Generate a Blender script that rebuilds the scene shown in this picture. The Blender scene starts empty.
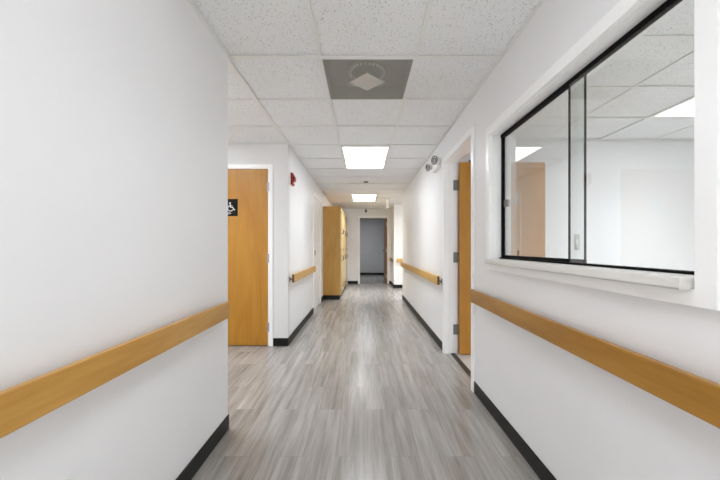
import bpy, bmesh, math, random
from mathutils import Vector, Matrix
random.seed(7)
PI = math.pi
SC = bpy.context.scene
C = SC.collection

# ------------------------------------------------------------------ materials
def lin(c):
    out = []
    for v in c[:3]:
        v /= 255.0
        out.append(v / 12.92 if v <= 0.04045 else ((v + 0.055) / 1.055) ** 2.4)
    return (*out, 1.0)

class NT:
    def __init__(self, name):
        self.m = bpy.data.materials.new(name); self.m.use_nodes = True
        self.t = self.m.node_tree
        self.b = self.t.nodes['Principled BSDF']
        self.out = self.t.nodes['Material Output']
    def n(self, typ, **kw):
        nd = self.t.nodes.new(typ)
        for k, v in kw.items():
            if k in nd.inputs: nd.inputs[k].default_value = v
            else: setattr(nd, k, v)
        return nd
    def l(self, a, b): self.t.links.new(a, b)
    def coords(self, scale=(1, 1, 1), rot=(0, 0, 0)):
        tc = self.n('ShaderNodeTexCoord'); mp = self.n('ShaderNodeMapping')
        mp.inputs['Scale'].default_value = scale; mp.inputs['Rotation'].default_value = rot
        self.l(tc.outputs['Object'], mp.inputs['Vector'])
        return mp.outputs['Vector']
    def ramp(self, fac, stops):
        r = self.n('ShaderNodeValToRGB')
        while len(r.color_ramp.elements) < len(stops): r.color_ramp.elements.new(0.5)
        for e, (p, c) in zip(r.color_ramp.elements, stops):
            e.position = p; e.color = c
        self.l(fac, r.inputs['Fac']); return r.outputs['Color']
    def mix(self, fac, a, b, mode='MIX'):
        mx = self.n('ShaderNodeMix', data_type='RGBA', blend_type=mode)
        for sock, v in ((mx.inputs[0], fac), (mx.inputs[6], a), (mx.inputs[7], b)):
            if hasattr(v, 'links'): self.l(v, sock)
            else: sock.default_value = v
        return mx.outputs[2]
    def math(self, op, a, b=0.0):
        m = self.n('ShaderNodeMath', operation=op)
        for s, v in ((m.inputs[0], a), (m.inputs[1], b)):
            if hasattr(v, 'links'): self.l(v, s)
            else: s.default_value = v
        return m.outputs[0]
    def bump(self, h, strength, dist):
        b = self.n('ShaderNodeBump'); b.inputs['Strength'].default_value = strength
        b.inputs['Distance'].default_value = dist
        self.l(h, b.inputs['Height']); self.l(b.outputs['Normal'], self.b.inputs['Normal'])

def paint(name, col, rough=0.55, var=0.03, metal=0.0, bump=0.0, spec=0.5):
    k = NT(name); v = k.coords()
    nz = k.n('ShaderNodeTexNoise', Scale=3.0, Detail=3.0); k.l(v, nz.inputs['Vector'])
    c = lin(col); d = tuple(x * (1 - var) for x in c[:3]) + (1,)
    k.l(k.ramp(nz.outputs['Fac'], [(0.3, d), (0.7, c)]), k.b.inputs['Base Color'])
    k.b.inputs['Roughness'].default_value = rough; k.b.inputs['Metallic'].default_value = metal
    k.b.inputs['Specular IOR Level'].default_value = spec
    if bump:
        n2 = k.n('ShaderNodeTexNoise', Scale=220.0, Detail=2.0); k.l(v, n2.inputs['Vector'])
        k.bump(n2.outputs['Fac'], bump, 0.001)
    return k.m

def wood(name, light, dark, axis, rough=0.35, fine=60.0, contrast=1.0):
    k = NT(name)
    s = [1.0, 1.0, 1.0]; s[axis] = 0.06
    v = k.coords(tuple(s))
    n1 = k.n('ShaderNodeTexNoise', Scale=fine, Detail=6.0, Roughness=0.65, Distortion=0.4); k.l(v, n1.inputs['Vector'])
    s2 = [1.0, 1.0, 1.0]; s2[axis] = 0.22
    v2 = k.coords(tuple(s2))
    n2 = k.n('ShaderNodeTexNoise', Scale=5.5, Detail=4.0, Roughness=0.6, Distortion=1.2); k.l(v2, n2.inputs['Vector'])
    a = k.ramp(n1.outputs['Fac'], [(0.25, lin(dark)), (0.72, lin(light))])
    b = k.ramp(n2.outputs['Fac'], [(0.3, lin(dark)), (0.65, lin(light))])
    k.l(k.mix(0.55, a, b), k.b.inputs['Base Color'])
    k.b.inputs['Roughness'].default_value = rough
    k.bump(n1.outputs['Fac'], 0.06, 0.001)
    return k.m

def floor_mat(name, tint=(1, 1, 1)):
    k = NT(name)
    tc = k.n('ShaderNodeTexCoord')
    sx = k.n('ShaderNodeSeparateXYZ'); k.l(tc.outputs['Object'], sx.inputs[0])
    cb = k.n('ShaderNodeCombineXYZ'); k.l(sx.outputs['Y'], cb.inputs[0]); k.l(sx.outputs['X'], cb.inputs[1])
    br = k.n('ShaderNodeTexBrick', offset=0.42, offset_frequency=2, squash=1.0)
    br.inputs['Color1'].default_value = (0, 0, 0, 1); br.inputs['Color2'].default_value = (1, 1, 1, 1)
    br.inputs['Mortar'].default_value = (0.5, 0.5, 0.5, 1)
    br.inputs['Scale'].default_value = 1.0; br.inputs['Mortar Size'].default_value = 0.0011
    br.inputs['Mortar Smooth'].default_value = 0.3
    br.inputs['Brick Width'].default_value = 0.92; br.inputs['Row Height'].default_value = 0.152
    k.l(cb.outputs[0], br.inputs['Vector'])
    # streaks running along the plank, different in each plank
    plank = k.math('MULTIPLY', br.outputs['Color'], 13.0)
    cb2 = k.n('ShaderNodeCombineXYZ')
    k.l(k.math('MULTIPLY', sx.outputs['X'], 22.0), cb2.inputs[0])
    k.l(k.math('MULTIPLY', sx.outputs['Y'], 1.1), cb2.inputs[1]); k.l(plank, cb2.inputs[2])
    n1 = k.n('ShaderNodeTexNoise', Scale=1.0, Detail=5.0, Roughness=0.6, Distortion=0.3); k.l(cb2.outputs[0], n1.inputs['Vector'])
    cb3 = k.n('ShaderNodeCombineXYZ')
    k.l(k.math('MULTIPLY', sx.outputs['X'], 85.0), cb3.inputs[0])
    k.l(k.math('MULTIPLY', sx.outputs['Y'], 4.0), cb3.inputs[1]); k.l(plank, cb3.inputs[2])
    n2 = k.n('ShaderNodeTexNoise', Scale=1.0, Detail=4.0, Roughness=0.6); k.l(cb3.outputs[0], n2.inputs['Vector'])
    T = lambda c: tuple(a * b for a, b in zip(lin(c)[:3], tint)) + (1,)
    a = k.ramp(n1.outputs['Fac'], [(0.25, T((112, 106, 101))), (0.42, T((143, 138, 133))), (0.55, T((164, 160, 155))), (0.75, T((189, 185, 180)))])
    b = k.ramp(n2.outputs['Fac'], [(0.3, T((122, 116, 110))), (0.7, T((186, 182, 178)))])
    c = k.mix(0.3, a, b)
    per = k.ramp(br.outputs['Color'], [(0.0, (0.87, 0.865, 0.86, 1)), (0.5, (0.92, 0.92, 0.92, 1)), (1.0, (0.98, 0.975, 0.97, 1))])
    c = k.mix(1.0, c, per, 'MULTIPLY')
    c = k.mix(k.math('MULTIPLY', br.outputs['Fac'], 0.32), c, T((74, 69, 65)))
    k.l(c, k.b.inputs['Base Color'])
    k.b.inputs['Roughness'].default_value = 0.3
    k.b.inputs['Specular IOR Level'].default_value = 0.5
    k.l(k.ramp(n1.outputs['Fac'], [(0.3, (0.27,) * 3 + (1,)), (0.7, (0.19,) * 3 + (1,))]), k.b.inputs['Roughness'])
    h = k.math('SUBTRACT', k.math('MULTIPLY', n2.outputs['Fac'], 0.5), br.outputs['Fac'])
    k.bump(h, 0.05, 0.001)
    return k.m

def tile_mat():
    k = NT('acoustic_tile'); v = k.coords()
    base = lin((248, 250, 252))
    vo = k.n('ShaderNodeTexVoronoi', Scale=125.0, feature='F1'); k.l(v, vo.inputs['Vector'])
    rs = k.n('ShaderNodeSeparateColor'); k.l(vo.outputs['Color'], rs.inputs[0])
    pit = k.math('MULTIPLY', k.math('LESS_THAN', vo.outputs['Distance'], 0.29), k.math('GREATER_THAN', rs.outputs[0], 0.81))
    nz = k.n('ShaderNodeTexNoise', Scale=120.0, Detail=3.0, Roughness=0.7); k.l(v, nz.inputs['Vector'])
    fiss = k.ramp(nz.outputs['Fac'], [(0.36, lin((236, 236, 236))), (0.50, base)])
    big = k.n('ShaderNodeTexNoise', Scale=1.5, Detail=1.0); k.l(v, big.inputs['Vector'])
    tone = k.ramp(big.outputs['Fac'], [(0.3, (0.96, 0.96, 0.95, 1)), (0.7, (1, 1, 1, 1))])
    c = k.mix(1.0, fiss, tone, 'MULTIPLY')
    c = k.mix(k.math('MULTIPLY', pit, 0.9), c, lin((118, 112, 104)))
    k.l(c, k.b.inputs['Base Color'])
    k.b.inputs['Roughness'].default_value = 0.95; k.b.inputs['Specular IOR Level'].default_value = 0.1
    k.bump(k.math('SUBTRACT', nz.outputs['Fac'], pit), 0.25, 0.002)
    return k.m

def emit_mat(name, col, strength):
    k = NT(name)
    k.b.inputs['Base Color'].default_value = (0.8, 0.8, 0.8, 1)
    k.b.inputs['Emission Color'].default_value = (*col, 1)
    k.b.inputs['Emission Strength'].default_value = strength
    return k.m

def glass_mat():
    k = NT('clear_glass')
    k.t.nodes.remove(k.b)
    g = k.n('ShaderNodeBsdfGlossy', Roughness=0.0); tr = k.n('ShaderNodeBsdfTransparent')
    tr.inputs['Color'].default_value = (0.97, 0.985, 0.978, 1)
    lw = k.n('ShaderNodeLayerWeight', Blend=0.5)
    f2 = k.math('ADD', k.math('MULTIPLY', k.math('POWER', lw.outputs['Facing'], 6.0), 8.0), 0.015)
    f3 = k.n('ShaderNodeClamp'); k.l(f2, f3.inputs[0])
    mx = k.n('ShaderNodeMixShader'); k.l(f3.outputs[0], mx.inputs[0])
    k.l(tr.outputs[0], mx.inputs[1]); k.l(g.outputs[0], mx.inputs[2])
    k.l(mx.outputs[0], k.out.inputs['Surface'])
    return k.m

def perforated_mat():
    k = NT('perforated_grey_sheet'); v = k.coords()
    vo = k.n('ShaderNodeTexVoronoi', Scale=260.0, feature='F1', Randomness=0.0, voronoi_dimensions='2D'); k.l(v, vo.inputs['Vector'])
    hole = k.math('LESS_THAN', vo.outputs['Distance'], 0.42)
    k.b.inputs['Base Color'].default_value = lin((190, 190, 183))
    k.b.inputs['Roughness'].default_value = 0.6
    tr = k.n('ShaderNodeBsdfTransparent'); mx = k.n('ShaderNodeMixShader')
    k.l(hole, mx.inputs[0]); k.l(k.b.outputs[0], mx.inputs[1]); k.l(tr.outputs[0], mx.inputs[2])
    k.l(mx.outputs[0], k.out.inputs['Surface'])
    return k.m

M = dict(
    wall=paint('wall_paint', (240, 240, 241), 0.45, 0.012, bump=0.05),
    wall2=paint('grey_white_wall_paint', (229, 228, 227), 0.45, 0.012, bump=0.05),
    room=paint('room_paint', (240, 240, 241), 0.5, 0.01, bump=0.05),
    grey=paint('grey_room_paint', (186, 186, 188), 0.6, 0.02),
    trim=paint('white_gloss_trim', (252, 252, 252), 0.28, 0.012),
    sill=paint('white_laminate', (228, 226, 222), 0.3, 0.015),
    base=paint('black_vinyl_base', (22, 21, 19), 0.45, 0.15, spec=0.3),
    tile=tile_mat(),
    rim=paint('white_reflector', (252, 252, 252), 0.4, 0.0),
    tbar=paint('white_tbar', (240, 240, 238), 0.4, 0.02),
    rail=wood('oak_rail', (206, 160, 84), (174, 122, 46), 1, 0.32, 70),
    rail3=wood('oak_rail_pale', (218, 176, 100), (188, 138, 62), 1, 0.32, 70),
    rail2=wood('oak_rail_amber', (186, 138, 56), (148, 98, 24), 1, 0.32, 70),
    railx=wood('oak_rail_short', (218, 176, 100), (188, 138, 62), 0, 0.32, 70),
    railend=paint('rail_end_grain', (104, 72, 38), 0.6, 0.2),
    door=wood('maple_door', (192, 138, 48), (170, 110, 26), 2, 0.34, 26),
    door2=wood('maple_door_dark', (150, 104, 62), (120, 78, 42), 2, 0.4, 26),
    cab=wood('maple_cabinet', (210, 164, 86), (190, 140, 60), 2, 0.36, 26),
    cabdoor_glare=wood('maple_cabinet_door_glare', (226, 196, 138), (208, 174, 112), 2, 0.26, 26),  # paler than the cabinet body: glare of the ceiling lights put into the colour
    steel=paint('brushed_steel', (178, 178, 178), 0.32, 0.1, metal=0.9),
    bracket=paint('grey_metal', (120, 118, 114), 0.4, 0.1, metal=0.6),
    chrome=paint('dark_chrome', (205, 204, 202), 0.15, 0.1, metal=1.0),
    black=paint('black_metal', (6, 6, 6), 0.6, 0.15, spec=0.12),
    dark=paint('dark_plastic', (58, 56, 54), 0.5, 0.1),
    midgrey=paint('grey_plastic', (128, 126, 122), 0.5, 0.05),
    plaque=paint('pale_grey_plate', (202, 199, 191), 0.5, 0.03),
    plenum=paint('duct_grey', (158, 156, 150), 0.7, 0.05),
    dots=paint('bright_duct_rim', (250, 249, 246), 0.4, 0.03),
    red=paint('alarm_red', (150, 22, 28), 0.35, 0.08),
    plastic=paint('white_plastic', (234, 233, 230), 0.35, 0.02),
    signblack=paint('sign_black', (12, 9, 9), 0.6, 0.1, spec=0.2),
    signwhite=paint('sign_white', (236, 234, 230), 0.5, 0.03),
    threshold=paint('dark_threshold', (52, 44, 40), 0.45, 0.2),
    floor=floor_mat('grey_plank_vinyl'),
    rfloor=paint('pale_room_floor', (196, 191, 186), 0.4, 0.06),
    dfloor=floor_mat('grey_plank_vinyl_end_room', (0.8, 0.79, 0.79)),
    lens=emit_mat('light_diffuser', (0.94, 0.97, 1.0), 2.6),
    lens_dim=emit_mat('dim_light_diffuser', (0.94, 0.97, 1.0), 0.9),
    glass=glass_mat(),
    perf=perforated_mat(),
)

# ------------------------------------------------------------------ mesh helper
class MB:
    def __init__(self): self.bm = bmesh.new(); self.smooth = False
    def box(self, x0, x1, y0, y1, z0, z1, bev=0.0, seg=2):
        x0, x1 = sorted((x0, x1)); y0, y1 = sorted((y0, y1)); z0, z1 = sorted((z0, z1))
        t = bmesh.new(); bmesh.ops.create_cube(t, size=1.0)
        for v in t.verts:
            v.co = Vector(((x0 + x1) / 2 + v.co.x * (x1 - x0), (y0 + y1) / 2 + v.co.y * (y1 - y0), (z0 + z1) / 2 + v.co.z * (z1 - z0)))
        if bev: bmesh.ops.bevel(t, geom=t.edges[:], offset=bev, segments=seg, affect='EDGES', profile=0.5)
        self._add(t); return self
    def prism(self, pts, axis, a0, a1):
        """polygon pts (two coordinates) extruded along axis"""
        t = bmesh.new()
        def co(p, a):
            return {0: (a, p[0], p[1]), 1: (p[0], a, p[1]), 2: (p[0], p[1], a)}[axis]
        b = [t.verts.new(co(p, a0)) for p in pts]; e = [t.verts.new(co(p, a1)) for p in pts]
        t.faces.new(b); t.faces.new(e[::-1])
        n = len(pts)
        for i in range(n): t.faces.new((b[i], e[i], e[(i + 1) % n], b[(i + 1) % n]))
        bmesh.ops.recalc_face_normals(t, faces=t.faces[:])
        self._add(t); return self
    def cyl(self, p0, p1, r0, r1=None, n=24):
        r1 = r0 if r1 is None else r1
        p0, p1 = Vector(p0), Vector(p1); d = p1 - p0
        t = bmesh.new(); bmesh.ops.create_cone(t, cap_ends=True, segments=n, radius1=r0, radius2=r1, depth=d.length)
        q = d.to_track_quat('Z', 'Y').to_matrix().to_4x4()
        bmesh.ops.transform(t, matrix=Matrix.Translation((p0 + p1) / 2) @ q, verts=t.verts[:])
        self._add(t); self.smooth = True; return self
    def ring(self, c, R, r, axis, n=40, m=10, a0=0.0, a1=2 * PI):
        t = bmesh.new(); full = abs(a1 - a0 - 2 * PI) < 1e-6; rows = []
        N = n if full else n + 1
        for i in range(N):
            a = a0 + (a1 - a0) * i / n; row = []
            for j in range(m):
                b = 2 * PI * j / m; rr = R + r * math.cos(b); h = r * math.sin(b)
                u, w = rr * math.cos(a), rr * math.sin(a)
                row.append(t.verts.new({0: (c[0] + h, c[1] + u, c[2] + w), 1: (c[0] + u, c[1] + h, c[2] + w), 2: (c[0] + u, c[1] + w, c[2] + h)}[axis]))
            rows.append(row)
        for i in range(n if full else N - 1):
            A, B = rows[i], rows[(i + 1) % N]
            for j in range(m): t.faces.new((A[j], B[j], B[(j + 1) % m], A[(j + 1) % m]))
        if not full: t.faces.new(rows[0][::-1]); t.faces.new(rows[-1])
        bmesh.ops.recalc_face_normals(t, faces=t.faces[:])
        self._add(t); self.smooth = True; return self
    def tube(self, pts, r, n=10):
        pts = [Vector(p) for p in pts]
        for a, b in zip(pts, pts[1:]): self.cyl(a, b, r, n=n)
        for p in pts[1:-1]: self.ball(p, r, 8)
        return self
    def ball(self, c, r, n=16, sc=(1, 1, 1)):
        t = bmesh.new(); bmesh.ops.create_uvsphere(t, u_segments=n, v_segments=max(6, n // 2), radius=r)
        for v in t.verts: v.co = Vector((c[0] + v.co.x * sc[0], c[1] + v.co.y * sc[1], c[2] + v.co.z * sc[2]))
        self._add(t); self.smooth = True; return self
    def _add(self, t):
        me = bpy.data.meshes.new('tmp'); t.to_mesh(me); t.free(); self.bm.from_mesh(me); bpy.data.meshes.remove(me)
    def build(self, name, mat, parent=None, loc=(0, 0, 0)):
        me = bpy.data.meshes.new(name); self.bm.to_mesh(me); self.bm.free()
        me.materials.append(mat)
        if self.smooth:
            for p in me.polygons: p.use_smooth = True
            me.set_sharp_from_angle(angle=math.radians(35))
        o = bpy.data.objects.new(name, me); C.objects.link(o); o.location = loc
        if parent is not None: o.parent = parent
        return o

def tag(o, label, cat, group=None):
    o['label'] = label; o['category'] = cat
    if group: o['group'] = group
    return o
def thing(name, label, cat, loc=(0, 0, 0), group=None):
    o = bpy.data.objects.new(name, None); C.objects.link(o); o.location = loc
    o.empty_display_size = 0.05
    return tag(o, label, cat, group)
def struct_root(name, loc=(0, 0, 0)):
    o = bpy.data.objects.new(name, None); C.objects.link(o); o.location = loc; o['kind'] = 'structure'
    o.empty_display_size = 0.05
    return o
def struct(name, mb, mat):
    o = mb.build(name, mat); o['kind'] = 'structure'; return o
def copy_tree(o, parent=None):
    c = o.copy(); C.objects.link(c)
    if parent is not None: c.parent = parent
    for ch in list(o.children): copy_tree(ch, c)
    return c

# ------------------------------------------------------------------ dimensions
H = 2.325            # ceiling height
TOP = 2.62           # walls run on above the suspended ceiling
LX, LX2 = -0.846, -0.866
RX, RXB = 0.875, 1.0
YB = -5.2
YM = -0.5              # hallway opens into an unseen lobby, added to light the near walls
A0, A1 = 2.115, 3.89     # side passage on the left
YE = 10.45
AX = -2.8

# ------------------------------------------------------------------ floors
struct('floor', MB().box(-3.0, 0.955, YB - .1, 10.52, -0.06, 0).box(0.955, 3.2, 7.4, 10.52, -0.06, 0).box(0.955, 4.8, YB - .1, -.56, -0.06, 0), M['floor'])
struct('floor_room', MB().box(0.955, 4.8, -.56, 3.95, -0.06, 0), M['rfloor'])
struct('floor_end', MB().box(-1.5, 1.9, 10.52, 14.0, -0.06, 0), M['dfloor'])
struct('trim_1', MB().box(0.935, 0.985, 2.70, 3.615, 0.0, 0.006, 0.002), M['threshold'])

# ------------------------------------------------------------------ walls
struct('wall_left', MB().box(AX, LX, YB, A0, 0, TOP), M['wall'])
D1 = (-2.005, -1.09)      # left passage door opening
DH = 2.045
struct('wall_left_passage', MB().box(AX, D1[0], A1, A1 + .12, 0, TOP).box(D1[1], LX2, A1, A1 + .12, 0, TOP).box(D1[0], D1[1], A1, A1 + .12, DH, TOP), M['wall2'])
struct('wall_left_passage_end', MB().box(AX - .12, AX, A0, A1 + .12, 0, TOP), M['wall'])
D2 = (5.94, 6.85)         # white door in the far left wall
struct('wall_left_far', MB().box(LX2 - .12, LX2, A1 + .12, D2[0], 0, TOP).box(LX2 - .12, LX2, D2[1], YE, 0, TOP).box(LX2 - .12, LX2, D2[0], D2[1], DH, TOP), M['wall'])
D3 = (-0.10, 0.755)       # doorway in the end wall
struct('wall_end', MB().box(-1.1, D3[0], YE, YE + .12, 0, TOP).box(D3[1], 3.0, YE, YE + .12, 0, TOP).box(D3[0], D3[1], YE, YE + .12, DH, TOP), M['wall'])
D4 = (2.70, 3.615)        # doorway in the right wall
W = (0.868, 2.289, 1.03, 1.90)   # window opening y0 y1 z0 z1
wr = MB()
wr.box(RX, RXB, YM - .12, W[0], 0, TOP).box(RX, RXB, W[0], W[1], 0, W[2]).box(RX, RXB, W[0], W[1], W[3], TOP)
wr.box(RX, RXB, W[1], D4[0], 0, TOP).box(RX, RXB, D4[0], D4[1], DH, TOP).box(RX, RXB, D4[1], 7.49, 0, TOP)
struct('wall_right', wr, M['wall'])
struct('wall_right_passage_near', MB().box(RXB, 3.0, 7.37, 7.49, 0, TOP), M['wall'])
struct('wall_right_passage_far', MB().box(0.86, 3.0, 9.4, YE, 0, TOP), M['wall'])
struct('wall_right_passage_end', MB().box(3.0, 3.12, 7.37, 9.52, 0, TOP), M['wall'])
struct('wall_back', MB().box(AX, 4.72, YB - .12, YB, 0, TOP), M['wall'])
struct('wall_room_far', MB().box(RXB, 4.6, 3.78, 3.90, 0, TOP), M['room'])
struct('wall_room_right', MB().box(4.6, 4.72, YB, 3.90, 0, TOP), M['room'])
struct('wall_room_near', MB().box(RXB, 4.6, YM - .12, YM, 0, TOP), M['room'])
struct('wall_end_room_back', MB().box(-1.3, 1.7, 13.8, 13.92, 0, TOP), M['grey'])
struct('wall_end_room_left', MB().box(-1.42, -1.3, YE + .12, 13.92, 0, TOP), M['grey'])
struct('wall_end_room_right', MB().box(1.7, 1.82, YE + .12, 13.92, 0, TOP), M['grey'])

# ------------------------------------------------------------------ baseboards (cove base, 92 mm)
BT, BH = 0.007, 0.092
def bb(name, *segs):
    m = MB()
    for (x0, x1, y0, y1) in segs: m.box(x0, x1, y0, y1, 0.0005, BH, 0.002, 1)
    struct(name, m, M['base'])
bb('baseboard_left', (LX, LX + BT, YB, A0), (AX, LX + BT, A0, A0 + BT))
bb('baseboard_left_passage', (AX, D1[0] - .06, A1 - BT, A1), (D1[1] + .056, LX2 + BT, A1 - BT, A1), (AX, AX + BT, A0 + BT, A1 - BT))
bb('baseboard_left_far', (LX2, LX2 + BT, A1, D2[0] - .058), (LX2, LX2 + BT, D2[1] + .058, 7.33))
bb('baseboard_end', (-.48, D3[0] - .057, YE - BT, YE), (D3[1] + .057, 0.853, YE - BT, YE))
bb('baseboard_right', (RX - BT, RX, YM, D4[0] - .055), (RX - BT, RX, D4[1] + .055, 7.49), (RX - BT, 3.0, 7.49, 7.49 + BT))
bb('baseboard_right_passage', (0.86 - BT, 3.0, 9.4 - BT, 9.4), (0.86 - BT, 0.86, 9.4, YE - BT))
bb('baseboard_room', (RXB + .2, 4.6, 3.78 - BT, 3.78), (4.6 - BT, 4.6, YM, 3.78 - BT), (RXB, RXB + BT, YM, D4[0] - .06))
bb('baseboard_end_room', (-1.3, 1.7, 13.8 - BT, 13.8), (-1.3, -1.3 + BT, YE + .12, 13.8 - BT), (1.7 - BT, 1.7, YE + .12, 13.8 - BT))

# ------------------------------------------------------------------ suspended ceiling
GX, GY, PX, PY = -0.271, 2.125, 0.602, 0.604
def gline(o, p, k): return o + p * k
skips = []
def area(tm, gm, x0, x1, y0, y1, ox, px, oy, py):
    i0, i1 = math.floor((x0 - ox) / px), math.ceil((x1 - ox) / px)
    j0, j1 = math.floor((y0 - oy) / py), math.ceil((y1 - oy) / py)
    for i in range(i0, i1):
        for j in range(j0, j1):
            a0, a1 = max(x0, ox + i * px), min(x1, ox + (i + 1) * px)
            b0, b1 = max(y0, oy + j * py), min(y1, oy + (j + 1) * py)
            if a1 - a0 < .012 or b1 - b0 < .012: continue
            cx, cy = (a0 + a1) / 2, (b0 + b1) / 2
            if any(s[0] < cx < s[1] and s[2] < cy < s[3] for s in skips): continue
            g = 0.004; dz = random.uniform(0.0015, 0.009)
            tm.box(a0 + g, a1 - g, b0 + g, b1 - g, H + .0032 + dz, H + .018)
    for i in range(i0, i1 + 1):
        x = ox + i * px
        if x0 + .03 < x < x1 - .03: gm.box(x - .012, x + .012, y0, y1, H, H + .003).box(x - .002, x + .002, y0, y1, H + .003, H + .035)
    for j in range(j0, j1 + 1):
        y = oy + j * py
        if y0 + .03 < y < y1 - .03: gm.box(x0, x1, y - .012, y + .012, H + .0004, H + .0034).box(x0, x1, y - .002, y + .002, H + .0034, H + .035)
    w = .02
    gm.box(x0, x0 + w, y0, y1, H - .0008, H + .003).box(x1 - w, x1, y0, y1, H - .0008, H + .003)
    gm.box(x0, x1, y0, y0 + w, H - .0006, H + .003).box(x0, x1, y1 - w, y1, H - .0006, H + .003)
LIGHTS = []   # cells for lights: x0 x1 y0 y1
for k in (-3, 3, 9): LIGHTS.append((GX, GX + PX, GY + PY * k, GY + PY * (k + 2)))
ALC = (GX - 3 * PX, GX - 2 * PX, GY, GY + 2 * PY)
RP = (GX + 3 * PX, GX + 4 * PX, GY + 9 * PY, GY + 11 * PY)
ROX, ROY, RP_ = 2.018, 1.91, 0.602
RL1 = (ROX + RP_, ROX + 2 * RP_, ROY, ROY + 2 * RP_)
RL2 = (ROX + RP_, ROX + 2 * RP_, ROY - 3 * RP_, ROY - RP_)
LOB_FILL = [(GX + i * PX, GX + (i + 1) * PX, GY + j * PY, GY + (j + 2) * PY) for i, j in ((0, -8), (3, -8), (6, -8), (1, -11), (5, -11))]  # unseen lobby lights, added to even out light in the near hallway
ERL = (GX, GX + PX, GY + 16 * PY, GY + 18 * PY)
PANEL = (GX, GX + PX, GY, GY + PY)
ALL = LIGHTS + [ALC, RP, RL1, RL2, ERL] + LOB_FILL
skips = ALL + [PANEL]
tm, gm = MB(), MB()
area(tm, gm, LX, RX, YM, A0, GX, PX, GY, PY)
area(tm, gm, LX2, RX, A0, YE, GX, PX, GY, PY)
area(tm, gm, AX, LX2, A0, A1, GX, PX, GY, PY)
area(tm, gm, RX, 3.0, 7.49, 9.4, GX, PX, GY, PY)
area(tm, gm, LX, 4.6, YB, YM - .12, GX, PX, GY, PY)
area(tm, gm, LX, RX, YM - .12, YM, GX, PX, GY, PY)
area(tm, gm, RXB, 4.6, YM, 3.78, ROX, RP_, ROY, RP_)
area(tm, gm, -1.3, 1.7, YE + .12, 13.8, GX, PX, GY, PY)
struct('ceiling', tm, M['tile'])
struct('trim_2', gm, M['tbar'])
struct('ceiling_deck', MB().box(-3.0, 4.8, YB - .12, 14.0, TOP, TOP + .08), M['plenum'])

LOB_FILL_P = 22.0  # power of each added lobby fill light
LAMP = (0.90, 0.955, 1.0); SPREAD = 115
def ceiling_light(cell, label, power=5.6, lens='lens'):
    x0, x1, y0, y1 = cell; cx, cy = (x0 + x1) / 2, (y0 + y1) / 2
    hx, hy = (x1 - x0) / 2 - .013, (y1 - y0) / 2 - .013
    r = thing('ceiling_light', label, 'ceiling light', (cx, cy, H), 'recessed ceiling lights')
    f, fn, ff = .018, .072, .032        # side rim, near and far end plates
    ya, yb_ = -hy + fn, hy - ff
    MB().box(-hx, hx, -hy, ya, .001, .012, .001, 1).box(-hx, hx, yb_, hy, .001, .012, .001, 1) \
        .box(-hx, -hx + f, ya, yb_, .001, .012, .001, 1).box(hx - f, hx, ya, yb_, .001, .012, .001, 1).build('frame', M['tbar'], r)
    MB().box(-hx + f, hx - f, ya, yb_, .020, .024).build('diffuser', M[lens], r)
    MB().box(-hx + f - .003, -hx + f, ya, yb_, .012, .028).box(hx - f, hx - f + .003, ya, yb_, .012, .028) \
        .box(-hx + f, hx - f, ya - .003, ya, .012, .028).box(-hx + f, hx - f, yb_, yb_ + .003, .012, .028).build('reflector_rim', M['rim'], r)
    MB().box(-hx, hx, -hy, hy, .036, .09).build('housing', M['plaque'], r)
    li = bpy.data.lights.new('lamp', 'AREA'); li.shape = 'RECTANGLE'; li.size = 2 * (hx - f); li.size_y = yb_ - ya
    li.energy = power; li.color = LAMP; li.spread = math.radians(SPREAD)
    lo = bpy.data.objects.new('lamp', li); C.objects.link(lo); lo.parent = r; lo.location = (0, (ya + yb_) / 2, .018)
    return r
ceiling_light(LIGHTS[1], 'bright recessed light panel in the hallway ceiling nearest the grey air vent', 4.0)
ceiling_light(LIGHTS[2], 'smaller-looking distant recessed light panel in the hallway ceiling before the end doorway', 9.5)
ceiling_light(RL1, 'bright recessed light in the room ceiling, seen through the right sliding glass pane', 6.9)
ceiling_light(LIGHTS[0], 'recessed light panel in the hallway ceiling overhead, in front of the vent', 1.6, 'lens_dim')
for c_, w_ in zip(LOB_FILL, ('added fill light in the unseen lobby closest to the left end of the hallway mouth', 'added fill light in the unseen lobby just outside the window room wall', 'added fill light in the unseen lobby beside the right lobby wall', 'added fill light in the unseen lobby, rear row towards the left wall', 'added fill light in the unseen lobby, rear row towards the right wall')):
    ceiling_light(c_, w_, LOB_FILL_P)
ceiling_light(ALC, 'recessed light panel in the side passage ceiling before the accessible restroom door')
ceiling_light(RP, 'recessed light panel in the ceiling of the right side passage', 6.5)
ceiling_light(RL2, 'recessed light at the near end of the room behind the window', 6.9)
ceiling_light(ERL, 'dim recessed light in the ceiling of the end room beyond the doorway', 3.5)

# grey perforated vent
vx, vy = (PANEL[0] + PANEL[1]) / 2, (PANEL[2] + PANEL[3]) / 2
r = thing('air_vent', 'grey perforated square ceiling air vent with pale diamond at its centre', 'air vent', (vx, vy, H))
MB().box(-.289, .289, -.289, .289, .0015, .0019).build('perforated_face', M['perf'], r)
a = .128
MB().prism([(-a, 0), (0, -a), (a, 0), (0, a)], 2, -.003, .001).build('centre_plate', M['plaque'], r)
MB().box(-.289, .289, -.289, .289, .10, .105).box(-.289, -.285, -.289, .289, .004, .10).box(.285, .289, -.289, .289, .004, .10) \
    .box(-.285, .285, -.289, -.285, .004, .10).box(-.285, .285, .285, .289, .004, .10).build('back_box', M['plenum'], r)
nk = MB().ring((0, 0, .078), .122, .008, 2, 48, 8).build('duct_neck', M['plenum'], r)
dm = MB()
for i in range(26):
    t = 2 * PI * i / 26
    dm.ball((.122 * math.cos(t), .122 * math.sin(t), .066), .010, 8)
dm.build('rim_tabs', M['dots'], nk)

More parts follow.
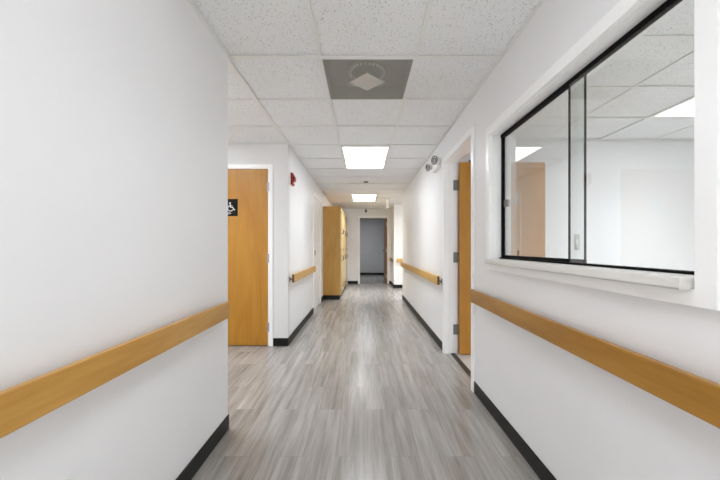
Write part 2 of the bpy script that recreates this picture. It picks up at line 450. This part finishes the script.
# ------------------------------------------------------------------ door frames
def casing_x(m, xface, sgn, y0, y1, zt, w=.057, p=.014):
    """flat casing around an opening y0..y1 in a wall whose face is at xface, proud towards sgn"""
    xa, xb = xface, xface + sgn * p
    m.box(xa, xb, y0 - w, y0, 0, zt + w, .002, 1).box(xa, xb, y1, y1 + w, 0, zt + w, .002, 1).box(xa, xb, y0, y1, zt, zt + w, .002, 1)
def casing_y(m, yface, sgn, x0, x1, zt, w=.057, p=.014):
    ya, yb = yface, yface + sgn * p
    m.box(x0 - w, x0, ya, yb, 0, zt + w, .002, 1).box(x1, x1 + w, ya, yb, 0, zt + w, .002, 1).box(x0, x1, ya, yb, zt, zt + w, .002, 1)
def lever(parent, p, out, along, mat):
    """rose + neck + lever, p on the leaf surface, out = outward axis vector, along = lever direction"""
    p, out, along = Vector(p), Vector(out), Vector(along)
    h = MB().cyl(p, p + out * .008, .027).cyl(p, p + out * .05, .009).cyl(p + out * .05 - along * .005, p + out * .05 + along * .11, .009)
    return h.build('door_handle', mat, parent)

# door 1: maple restroom door in the left passage
r = struct_root('door_1')
m = MB(); casing_y(m, A1, -1, D1[0], D1[1], DH - .008, .055)
m.box(D1[0], D1[0] + .003, A1, A1 + .12, 0, DH).box(D1[1] - .003, D1[1], A1, A1 + .12, 0, DH).box(D1[0], D1[1], A1, A1 + .12, DH - .006, DH)
m.build('door_frame', M['trim'], r)
leaf = MB().box(D1[0] + .005, D1[1] - .005, A1 - .002, A1 + .042, .008, DH - .009, .0015, 1).build('door_leaf', M['door'], r)
for z in (.22, 1.01, 1.83):
    MB().cyl((D1[1] - .002, A1 - .010, z - .055), (D1[1] - .002, A1 - .010, z + .055), .0075, n=12).box(D1[1] - .012, D1[1] + .014, A1 - .0165, A1 - .003, z - .05, z + .05, .001, 1).build('hinge', M['steel'], r)
lever(leaf, (D1[0] + .07, A1 - .002, .97), (0, -1, 0), (1, 0, 0), M['steel'])
# door 2: white door in the far left wall
r = struct_root('door_2')
m = MB(); casing_x(m, LX2, 1, D2[0], D2[1], DH - .006)
m.box(LX2 - .12, LX2, D2[0], D2[0] + .003, 0, DH).box(LX2 - .12, LX2, D2[1] - .003, D2[1], 0, DH).box(LX2 - .12, LX2, D2[0], D2[1], DH - .006, DH)
m.build('door_frame', M['trim'], r)
leaf = MB().box(LX2 - .048, LX2 - .004, D2[0] + .005, D2[1] - .005, .008, DH - .009, .0015, 1).build('door_leaf', M['trim'], r)
h = MB().box(LX2 - .004, LX2 + .001, D2[0] + .035, D2[0] + .075, .985, 1.085, .002, 1)
h.tube([(LX2, D2[0] + .055, 1.00), (LX2 + .016, D2[0] + .055, 1.0), (LX2 + .016, D2[0] + .055, 1.07), (LX2, D2[0] + .055, 1.07)], .006)
h.build('door_handle', M['dark'], leaf)
# door 3: end doorway with brown leaf standing open into the end room
r = struct_root('door_3')
m = MB(); casing_y(m, YE, -1, D3[0], D3[1], DH - .006)
m.box(D3[0], D3[0] + .003, YE, YE + .12, 0, DH).box(D3[1] - .003, D3[1], YE, YE + .12, 0, DH).box(D3[0], D3[1], YE, YE + .12, DH - .006, DH)
m.build('door_frame', M['trim'], r)
leaf = MB().box(.705, .749, YE + .128, YE + .128 + .84, .008, DH - .009, .0015, 1).build('door_leaf', M['door2'], r)
for z in (.22, 1.04, 1.85):
    MB().box(.715, .7515, YE + .085, YE + .127, z - .06, z + .06, .001, 1).build('hinge', M['steel'], r)
lever(leaf, (.705, YE + .128 + .77, 1.02), (-1, 0, 0), (0, -1, 0), M['dark'])
# door 4: right doorway, maple leaf standing open into the room
r = struct_root('door_4')
m = MB(); casing_x(m, RX, -1, D4[0], D4[1], DH - .006); casing_x(m, RXB, 1, D4[0], D4[1], DH - .006)
m.box(RX, RXB, D4[0], D4[0] + .003, 0, DH).box(RX, RXB, D4[1] - .003, D4[1], 0, DH).box(RX, RXB, D4[0], D4[1], DH - .006, DH)
m.box(RX + .05, RX + .065, D4[1] - .015, D4[1] - .003, 0, DH)
m.build('door_frame', M['trim'], r)
leaf = MB().box(RXB + .02, RXB + .92, D4[1] - .055, D4[1] - .011, .010, DH - .012, .0015, 1).build('door_leaf', M['door'], r)
for z in (.26, 1.03, 1.80):
    MB().box(RXB - .035, RXB + .012, D4[1] - .0075, D4[1] - .0025, z - .055, z + .055, .001, 1).cyl((RXB + .018, D4[1] - .012, z - .055), (RXB + .018, D4[1] - .012, z + .055), .007, n=12).build('hinge', M['midgrey'], r)
lever(leaf, (RXB + .85, D4[1] - .055, .97), (0, -1, 0), (-1, 0, 0), M['steel'])
hy = D4[1] - .055
MB().box(1.60, 1.63, hy - .004, hy, 1.60, 1.71, .001, 1).tube([(1.615, hy - .004, 1.69), (1.615, hy - .05, 1.70), (1.615, hy - .06, 1.73)], .006).tube([(1.615, hy - .004, 1.63), (1.615, hy - .03, 1.62), (1.615, hy - .038, 1.65)], .006).build('coat_hook', M['steel'], leaf)
MB().box(1.12, 1.30, hy - .012, hy + .03, 2.035, 2.055, .002, 1).build('door_closer', M['midgrey'], leaf)

# ------------------------------------------------------------------ window in the right wall
r = struct_root('window_1')
y0, y1, z0, z1 = W
cw, xo = .055, RX - .024
m = MB()
def miter(pts): m.prism(pts, 0, xo, RX)
oy0, oy1, oz0, oz1 = y0 - cw, y1 + cw, .987, 1.955
miter([(oy0, oz0), (y0, oz0 + .043), (y0, z1), (oy0, oz1)])
miter([(oy1, oz0), (oy1, oz1), (y1, z1), (y1, oz0 + .043)])
miter([(oy0, oz1), (y0, z1), (y1, z1), (oy1, oz1)])
miter([(oy0, oz0), (oy1, oz0), (y1, oz0 + .043), (y0, oz0 + .043)])
m.build('window_casing', M['trim'], r)
MB().box(RX, RXB, y0, y0 + .004, z0, z1).box(RX, RXB, y1 - .004, y1, z0, z1).box(RX, RXB, y0, y1, z1 - .004, z1).build('window_jamb', M['trim'], r)
s = MB().box(.823, .99, y0 + .011, y1 - .006, 1.050, 1.062, .0015, 1)
s.box(.823, .833, y0 + .011, y1 - .006, 1.029, 1.051, .001, 1).box(.823, xo, y0 + .011, y1 - .006, 1.028, 1.032)
s.box(.8345, .874, y0 + .0135, y1 - .02, 1.0325, 1.0498)
s.build('window_sill', M['sill'], r)
FX, NX = .946, .934     # glass planes: far pane in the back track, near pane in the front one
yl, yr = 1.439, 1.529
MB().box(NX - .004, FX + .006, y0, y1 - .004, z1 - .026, z1 - .005).build('top_track', M['black'], r)
MB().box(NX - .012, FX + .011, y0, y1 - .004, 1.062, 1.0705).build('bottom_track', M['black'], r)
def pane(px, a, b):
    g = MB().box(px - .003, px + .003, a, b, 1.0705, z1 - .026).build('glass_pane', M['glass'], r)
    return g
g = pane(FX, yl, y1 - .008)
MB().box(FX - .0035, FX + .0035, yl - .003, yl + .003, 1.0705, z1 - .026).build('pane_edge', M['black'], g)
MB().box(FX - .012, FX + .010, y1 - .022, y1 - .004, 1.0706, z1 - .026).build('end_stile', M['black'], g)
MB().box(FX - .007, FX + .007, yl, y1 - .01, 1.071, 1.086).build('bottom_rail', M['black'], g)
MB().box(FX - .016, FX - .003, y1 - .085, y1 - .055, 1.405, 1.45, .002, 1).build('latch', M['bracket'], g)
g = pane(NX, y0 + .006, yr)
MB().box(NX - .0035, NX + .0035, yr - .003, yr + .003, 1.0705, z1 - .026).build('pane_edge', M['black'], g)

# ------------------------------------------------------------------ handrails
def handrail_y(label, xw, sgn, y0, y1, brackets, zt=.82, zb=.724, off=.038, th=.024, mat='rail'):
    """board along Y on a wall face xw, standing off towards sgn"""
    rt = thing('handrail', label, 'handrail', (xw, y0, 0), 'wooden wall handrails')
    L = y1 - y0
    MB().box(sgn * off, sgn * (off + th), 0, L, zb, zt, .004, 2).build('rail_board', M[mat], rt)
    e = MB().box(sgn * off, sgn * (off + th), -.004, 0, zb + .002, zt - .002, .001, 1); e.build('end_cap', M['railend'], rt)
    e = MB().box(sgn * off, sgn * (off + th), L, L + .004, zb + .002, zt - .002, .001, 1); e.build('end_cap', M[mat], rt)
    for yb in brackets:
        t = yb - y0; zc = (zt + zb) / 2 - .012
        b = MB().box(0, sgn * .006, t - .015, t + .015, zc - .032, zc + .032, .002, 1).cyl((sgn * .003, t, zc), (sgn * (off + .001), t, zc), .011, n=16).box(sgn * (off - .005), sgn * off, t - .018, t + .018, zc - .02, zc + .02, .001, 1)
        b.build('bracket', M['bracket'], rt)
    return rt
handrail_y('long oak handrail along the near left wall beside the outlet', LX, 1, -1.0, 1.982, [-.9, 0.0, 0.9, 1.8])
handrail_y('long oak handrail on the right wall below the sliding glass window', RX, -1, -.45, 2.56, [-.3, 0.5, 1.4, 2.4], mat='rail2')
handrail_y('short oak handrail on the far left wall under the red fire alarm', LX2, 1, 3.95, 5.75, [3.985, 4.85, 5.6], mat='rail3')
handrail_y('oak handrail on the right wall between the open door and the right passage', RX, -1, 3.70, 7.32, [3.74, 4.9, 6.1, 7.2], mat='rail3')
handrail_y('tiny distant oak handrail on the side wall right beside the end doorway', .86, -1, 9.62, 10.3, [9.7, 10.2], off=.030)
rt = thing('handrail', 'short oak handrail on the wall facing us across the right passage', 'handrail', (.94, 9.4, 0), 'wooden wall handrails')
MB().box(0, 1.6, -.062, -.038, .715, .82, .004, 2).build('rail_board', M['railx'], rt)
MB().box(-.004, 0, -.062, -.038, .717, .818, .001, 1).build('end_cap', M['railend'], rt)
for t in (.06, .8, 1.5):
    MB().box(t - .015, t + .015, -.006, 0, .725, .79, .002, 1).cyl((t, -.003, .757), (t, -.039, .757), .011, n=16).build('bracket', M['bracket'], rt)

# ------------------------------------------------------------------ tall maple cabinets
def cabinet(label, y0, wd):
    D = .387
    rt = thing('storage_cabinet', label, 'cabinet', (LX2 - .0 , y0, 0), 'tall wooden cabinets on the left')
    x0, x1 = .002, .364
    MB().box(x0, x1, .001, wd - .001, .093, 2.02, .002, 1).build('body', M['cab'], rt)
    MB().box(x0, x1 - .005, .002, wd - .002, .0005, .093).build('plinth', M['base'], rt)
    for i in range(2):
        a, b = wd * i / 2 + .003, wd * (i + 1) / 2 - .003
        for (zb, zt, hz) in ((.985, 2.015, 1.49), (.098, .979, .885)):
            d = MB().box(x1 + .001, x1 + .02, a, b, zb, zt, .002, 1).build('door', M['cabdoor_glare'], rt)
            yh = b - .05 if i == 0 else a + .05
            MB().tube([(x1 + .02, yh, hz - .05), (x1 + .05, yh, hz - .045), (x1 + .05, yh, hz + .045), (x1 + .02, yh, hz + .05)], .005, 8).build('handle', M['dark'], d)
            for zz in (zb + .09, zt - .1):
                ye = a + .008 if i == 0 else b - .008
                MB().cyl((x1 + .022, ye, zz - .03), (x1 + .022, ye, zz + .03), .006, n=10).build('hinge', M['dark'], d)
    return rt
wd = .955
cabinet('nearest tall wooden cabinet, its broad golden side facing the camera', 7.33, wd)
cabinet('middle tall wooden cabinet of the row along the far left wall', 7.33 + wd, wd)
cabinet('farthest tall wooden cabinet, closest to the end doorway', 7.33 + 2 * wd, wd)

# ------------------------------------------------------------------ small things
# accessible restroom sign
sx0, sx1, sz0, sz1 = -1.593, -1.441, 1.496, 1.692
ys = A1 - .002
r = thing('accessible_sign', 'black square-cornered sign with white wheelchair symbol on the maple door', 'sign', ((sx0 + sx1) / 2, ys, sz0))
MB().box(-.076, .076, -.004, -.0002, 0, .196, .001, 1).build('plate', M['signblack'], r)
def strip(m, pts, w):
    for (ax, az), (bx, bz) in zip(pts, pts[1:]):
        d = Vector((bx - ax, bz - az)); n = Vector((-d.y, d.x)).normalized() * (w / 2)
        m.prism([(ax + n.x, az + n.y), (bx + n.x, bz + n.y), (bx - n.x, bz - n.y), (ax - n.x, az - n.y)], 1, -.0055, -.004)
sy = MB()
cz = .096
arc = [(-.006 + .036 * math.cos(t), cz - .012 + .036 * math.sin(t)) for t in [math.radians(100 + i * 12) for i in range(20)]]
strip(sy, arc, .0095)
strip(sy, [(-.010, cz + .045), (-.006, cz + .002), (.026, cz + .002), (.040, cz - .034), (.056, cz - .028)], .011)
strip(sy, [(-.008, cz + .022), (.020, cz + .022)], .009)
sy.cyl((-.011, -.0055, cz + .058), (-.011, -.004, cz + .058), .011, n=20)
o = sy.build('wheelchair_symbol', M['signwhite'], r); o.location = (-.001, 0, .016); o.scale = (.86, 1, .86)
cu = bpy.data.curves.new('lettering', 'FONT'); cu.body = 'MEN'; cu.size = .03; cu.extrude = .0006; cu.align_x = 'LEFT'
cu.materials.append(M['signwhite'])
o = bpy.data.objects.new('lettering', cu); C.objects.link(o)
dg = bpy.context.evaluated_depsgraph_get(); me = bpy.data.meshes.new_from_object(o.evaluated_get(dg)); C.objects.unlink(o); bpy.data.objects.remove(o)
o = bpy.data.objects.new('lettering', me); C.objects.link(o); o.parent = r
o.rotation_euler = (PI / 2, 0, 0); o.location = (-.060, -.0046, .022)
br = MB()
for i in range(9): br.ball((.005 + i * .006, -.004, .030 + (.005 if i % 3 else 0)), .0014, 8)
br.build('raised_dots', M['midgrey'], r)

# fire alarm strobe
r = thing('fire_alarm', 'red fire alarm strobe on the far left wall above the short handrail', 'fire alarm', (LX2, 4.10, 1.96))
MB().box(-.002, .026, -.058, .058, -.072, .072, .005, 2).build('base', M['red'], r)
MB().prism([(.026, -.045), (.046, -.02), (.049, .02), (.026, .055)], 1, -.045, .045).build('horn', M['red'], r)
MB().box(.026, .042, -.03, .03, -.055, -.030, .004, 2).build('strobe_lens', M['plastic'], r)

# emergency light
r = thing('emergency_light', 'white twin-head emergency light high on the right wall by the ceiling', 'emergency light', (RX, 3.94, 2.03))
MB().box(-.045, .002, -.13, .13, 0, .095, .01, 3).build('body', M['plastic'], r)
for yy, xx, zz, dr, R_ in ((-.15, -.056, .082, Vector((-.85, -.5, -.12)), .050), (.16, -.066, .076, Vector((-.9, -.38, -.2)), .046)):
    dr = dr.normalized(); c = Vector((xx, yy, zz))
    hd = MB().cyl(c - dr * .030, c + dr * .022, R_ * .7, R_, 28).cyl(c - dr * .02, (-.03, yy * .75, .05), .014, n=12).build('lamp_head', M['plastic'], r)
    MB().cyl(c + dr * .020, c + dr * .026, R_ * .86, n=28).build('reflector', M['chrome'], hd)
    q = dr.to_track_quat('Z', 'Y').to_matrix().to_4x4()
    rg = MB().ring((0, 0, 0), R_ * .9, .005, 2, 28, 8).ring((0, 0, .002), R_ * .45, .004, 2, 24, 8)
    bmesh.ops.transform(rg.bm, matrix=Matrix.Translation(c + dr * .026) @ q, verts=rg.bm.verts[:])
    rg.build('lens_ring', M['bracket'], hd)

# hanging sign box seen edge-on
r = thing('hanging_sign', 'slim white box hanging edge-on from the far ceiling near the right passage', 'hanging sign', (.61, 8.45, H))
MB().box(-.05, .05, -.09, .09, -.018, -.001, .003, 1).build('canopy', M['plastic'], r)
MB().box(-.027, .027, -.15, .15, -.215, -.018, .005, 2).build('box', M['plastic'], r)

# little dark camera above the end doorway
r = thing('wall_sensor', 'small dark device on the end wall just above the doorway', 'sensor', (.09, YE, 2.27))
MB().box(-.022, .022, -.02, 0, -.01, .045, .003, 1).build('mount', M['midgrey'], r)
MB().box(-.032, .032, -.06, -.01, -.06, 0, .008, 2).build('body', M['dark'], r)

# ceiling sensor
r = thing('ceiling_sensor', 'small grey fitting on a hallway ceiling tile between the two light panels', 'sensor', (.055, 6.16, H + .003))
MB().box(-.040, .040, -.05, .05, -.012, 0, .003, 1).build('plate', M['midgrey'], r)
MB().cyl((0, 0, -.012), (0, 0, -.018), .02, .016, 20).build('cap', M['midgrey'], r)

# outlet on the near left wall
r = thing('wall_outlet', 'white outlet plate low on the near left wall under the handrail', 'outlet', (LX, .937, .424))
MB().box(0, .006, -.036, .036, -.057, .057, .002, 2).build('plate', M['plastic'], r)
for z in (.022, -.022):
    s = MB().box(.006, .008, -.016, .016, z - .014, z + .014, .0015, 1).build('receptacle', M['plastic'], r)
    MB().box(.008, .0083, -.008, -.006, z - .006, z + .006).box(.008, .0083, .006, .008, z - .005, z + .005).build('slots', M['dark'], s)

# plate on the room wall
r = thing('wall_plate', 'slim pale switch plate on the white wall seen between the overlapping glass panes', 'wall plate', (2.39, 3.78, 1.195))
MB().box(-.03, .03, -.008, 0, -.088, .088, .003, 2).build('plate', M['plaque'], r)
MB().box(-.009, .009, -.014, -.008, -.03, .03, .002, 1).build('rocker', M['plastic'], r)

# ------------------------------------------------------------------ camera, world, view
cam = bpy.data.cameras.new('camera'); co = bpy.data.objects.new('camera', cam); C.objects.link(co)
cam.sensor_width = 36.0; cam.lens = 36.0 * 338 / 720
cam.shift_x = -3.0 / 720; cam.shift_y = 7.0 / 720
cam.clip_start = .02
co.location = (0, 0, 1.14); co.rotation_euler = (PI / 2, 0, 0)
SC.camera = co
w = bpy.data.worlds.new('world'); SC.world = w; w.use_nodes = True
w.node_tree.nodes['Background'].inputs['Color'].default_value = (.8, .85, 1, 1)
w.node_tree.nodes['Background'].inputs['Strength'].default_value = 0.05
vs = SC.view_settings
vs.view_transform = 'Standard'; vs.look = 'None'; vs.gamma = 1.0; vs.use_curve_mapping = False
vs.exposure = 1.38
SC.cycles.max_bounces = 16; SC.cycles.diffuse_bounces = 12; SC.cycles.glossy_bounces = 6; SC.cycles.transparent_max_bounces = 16
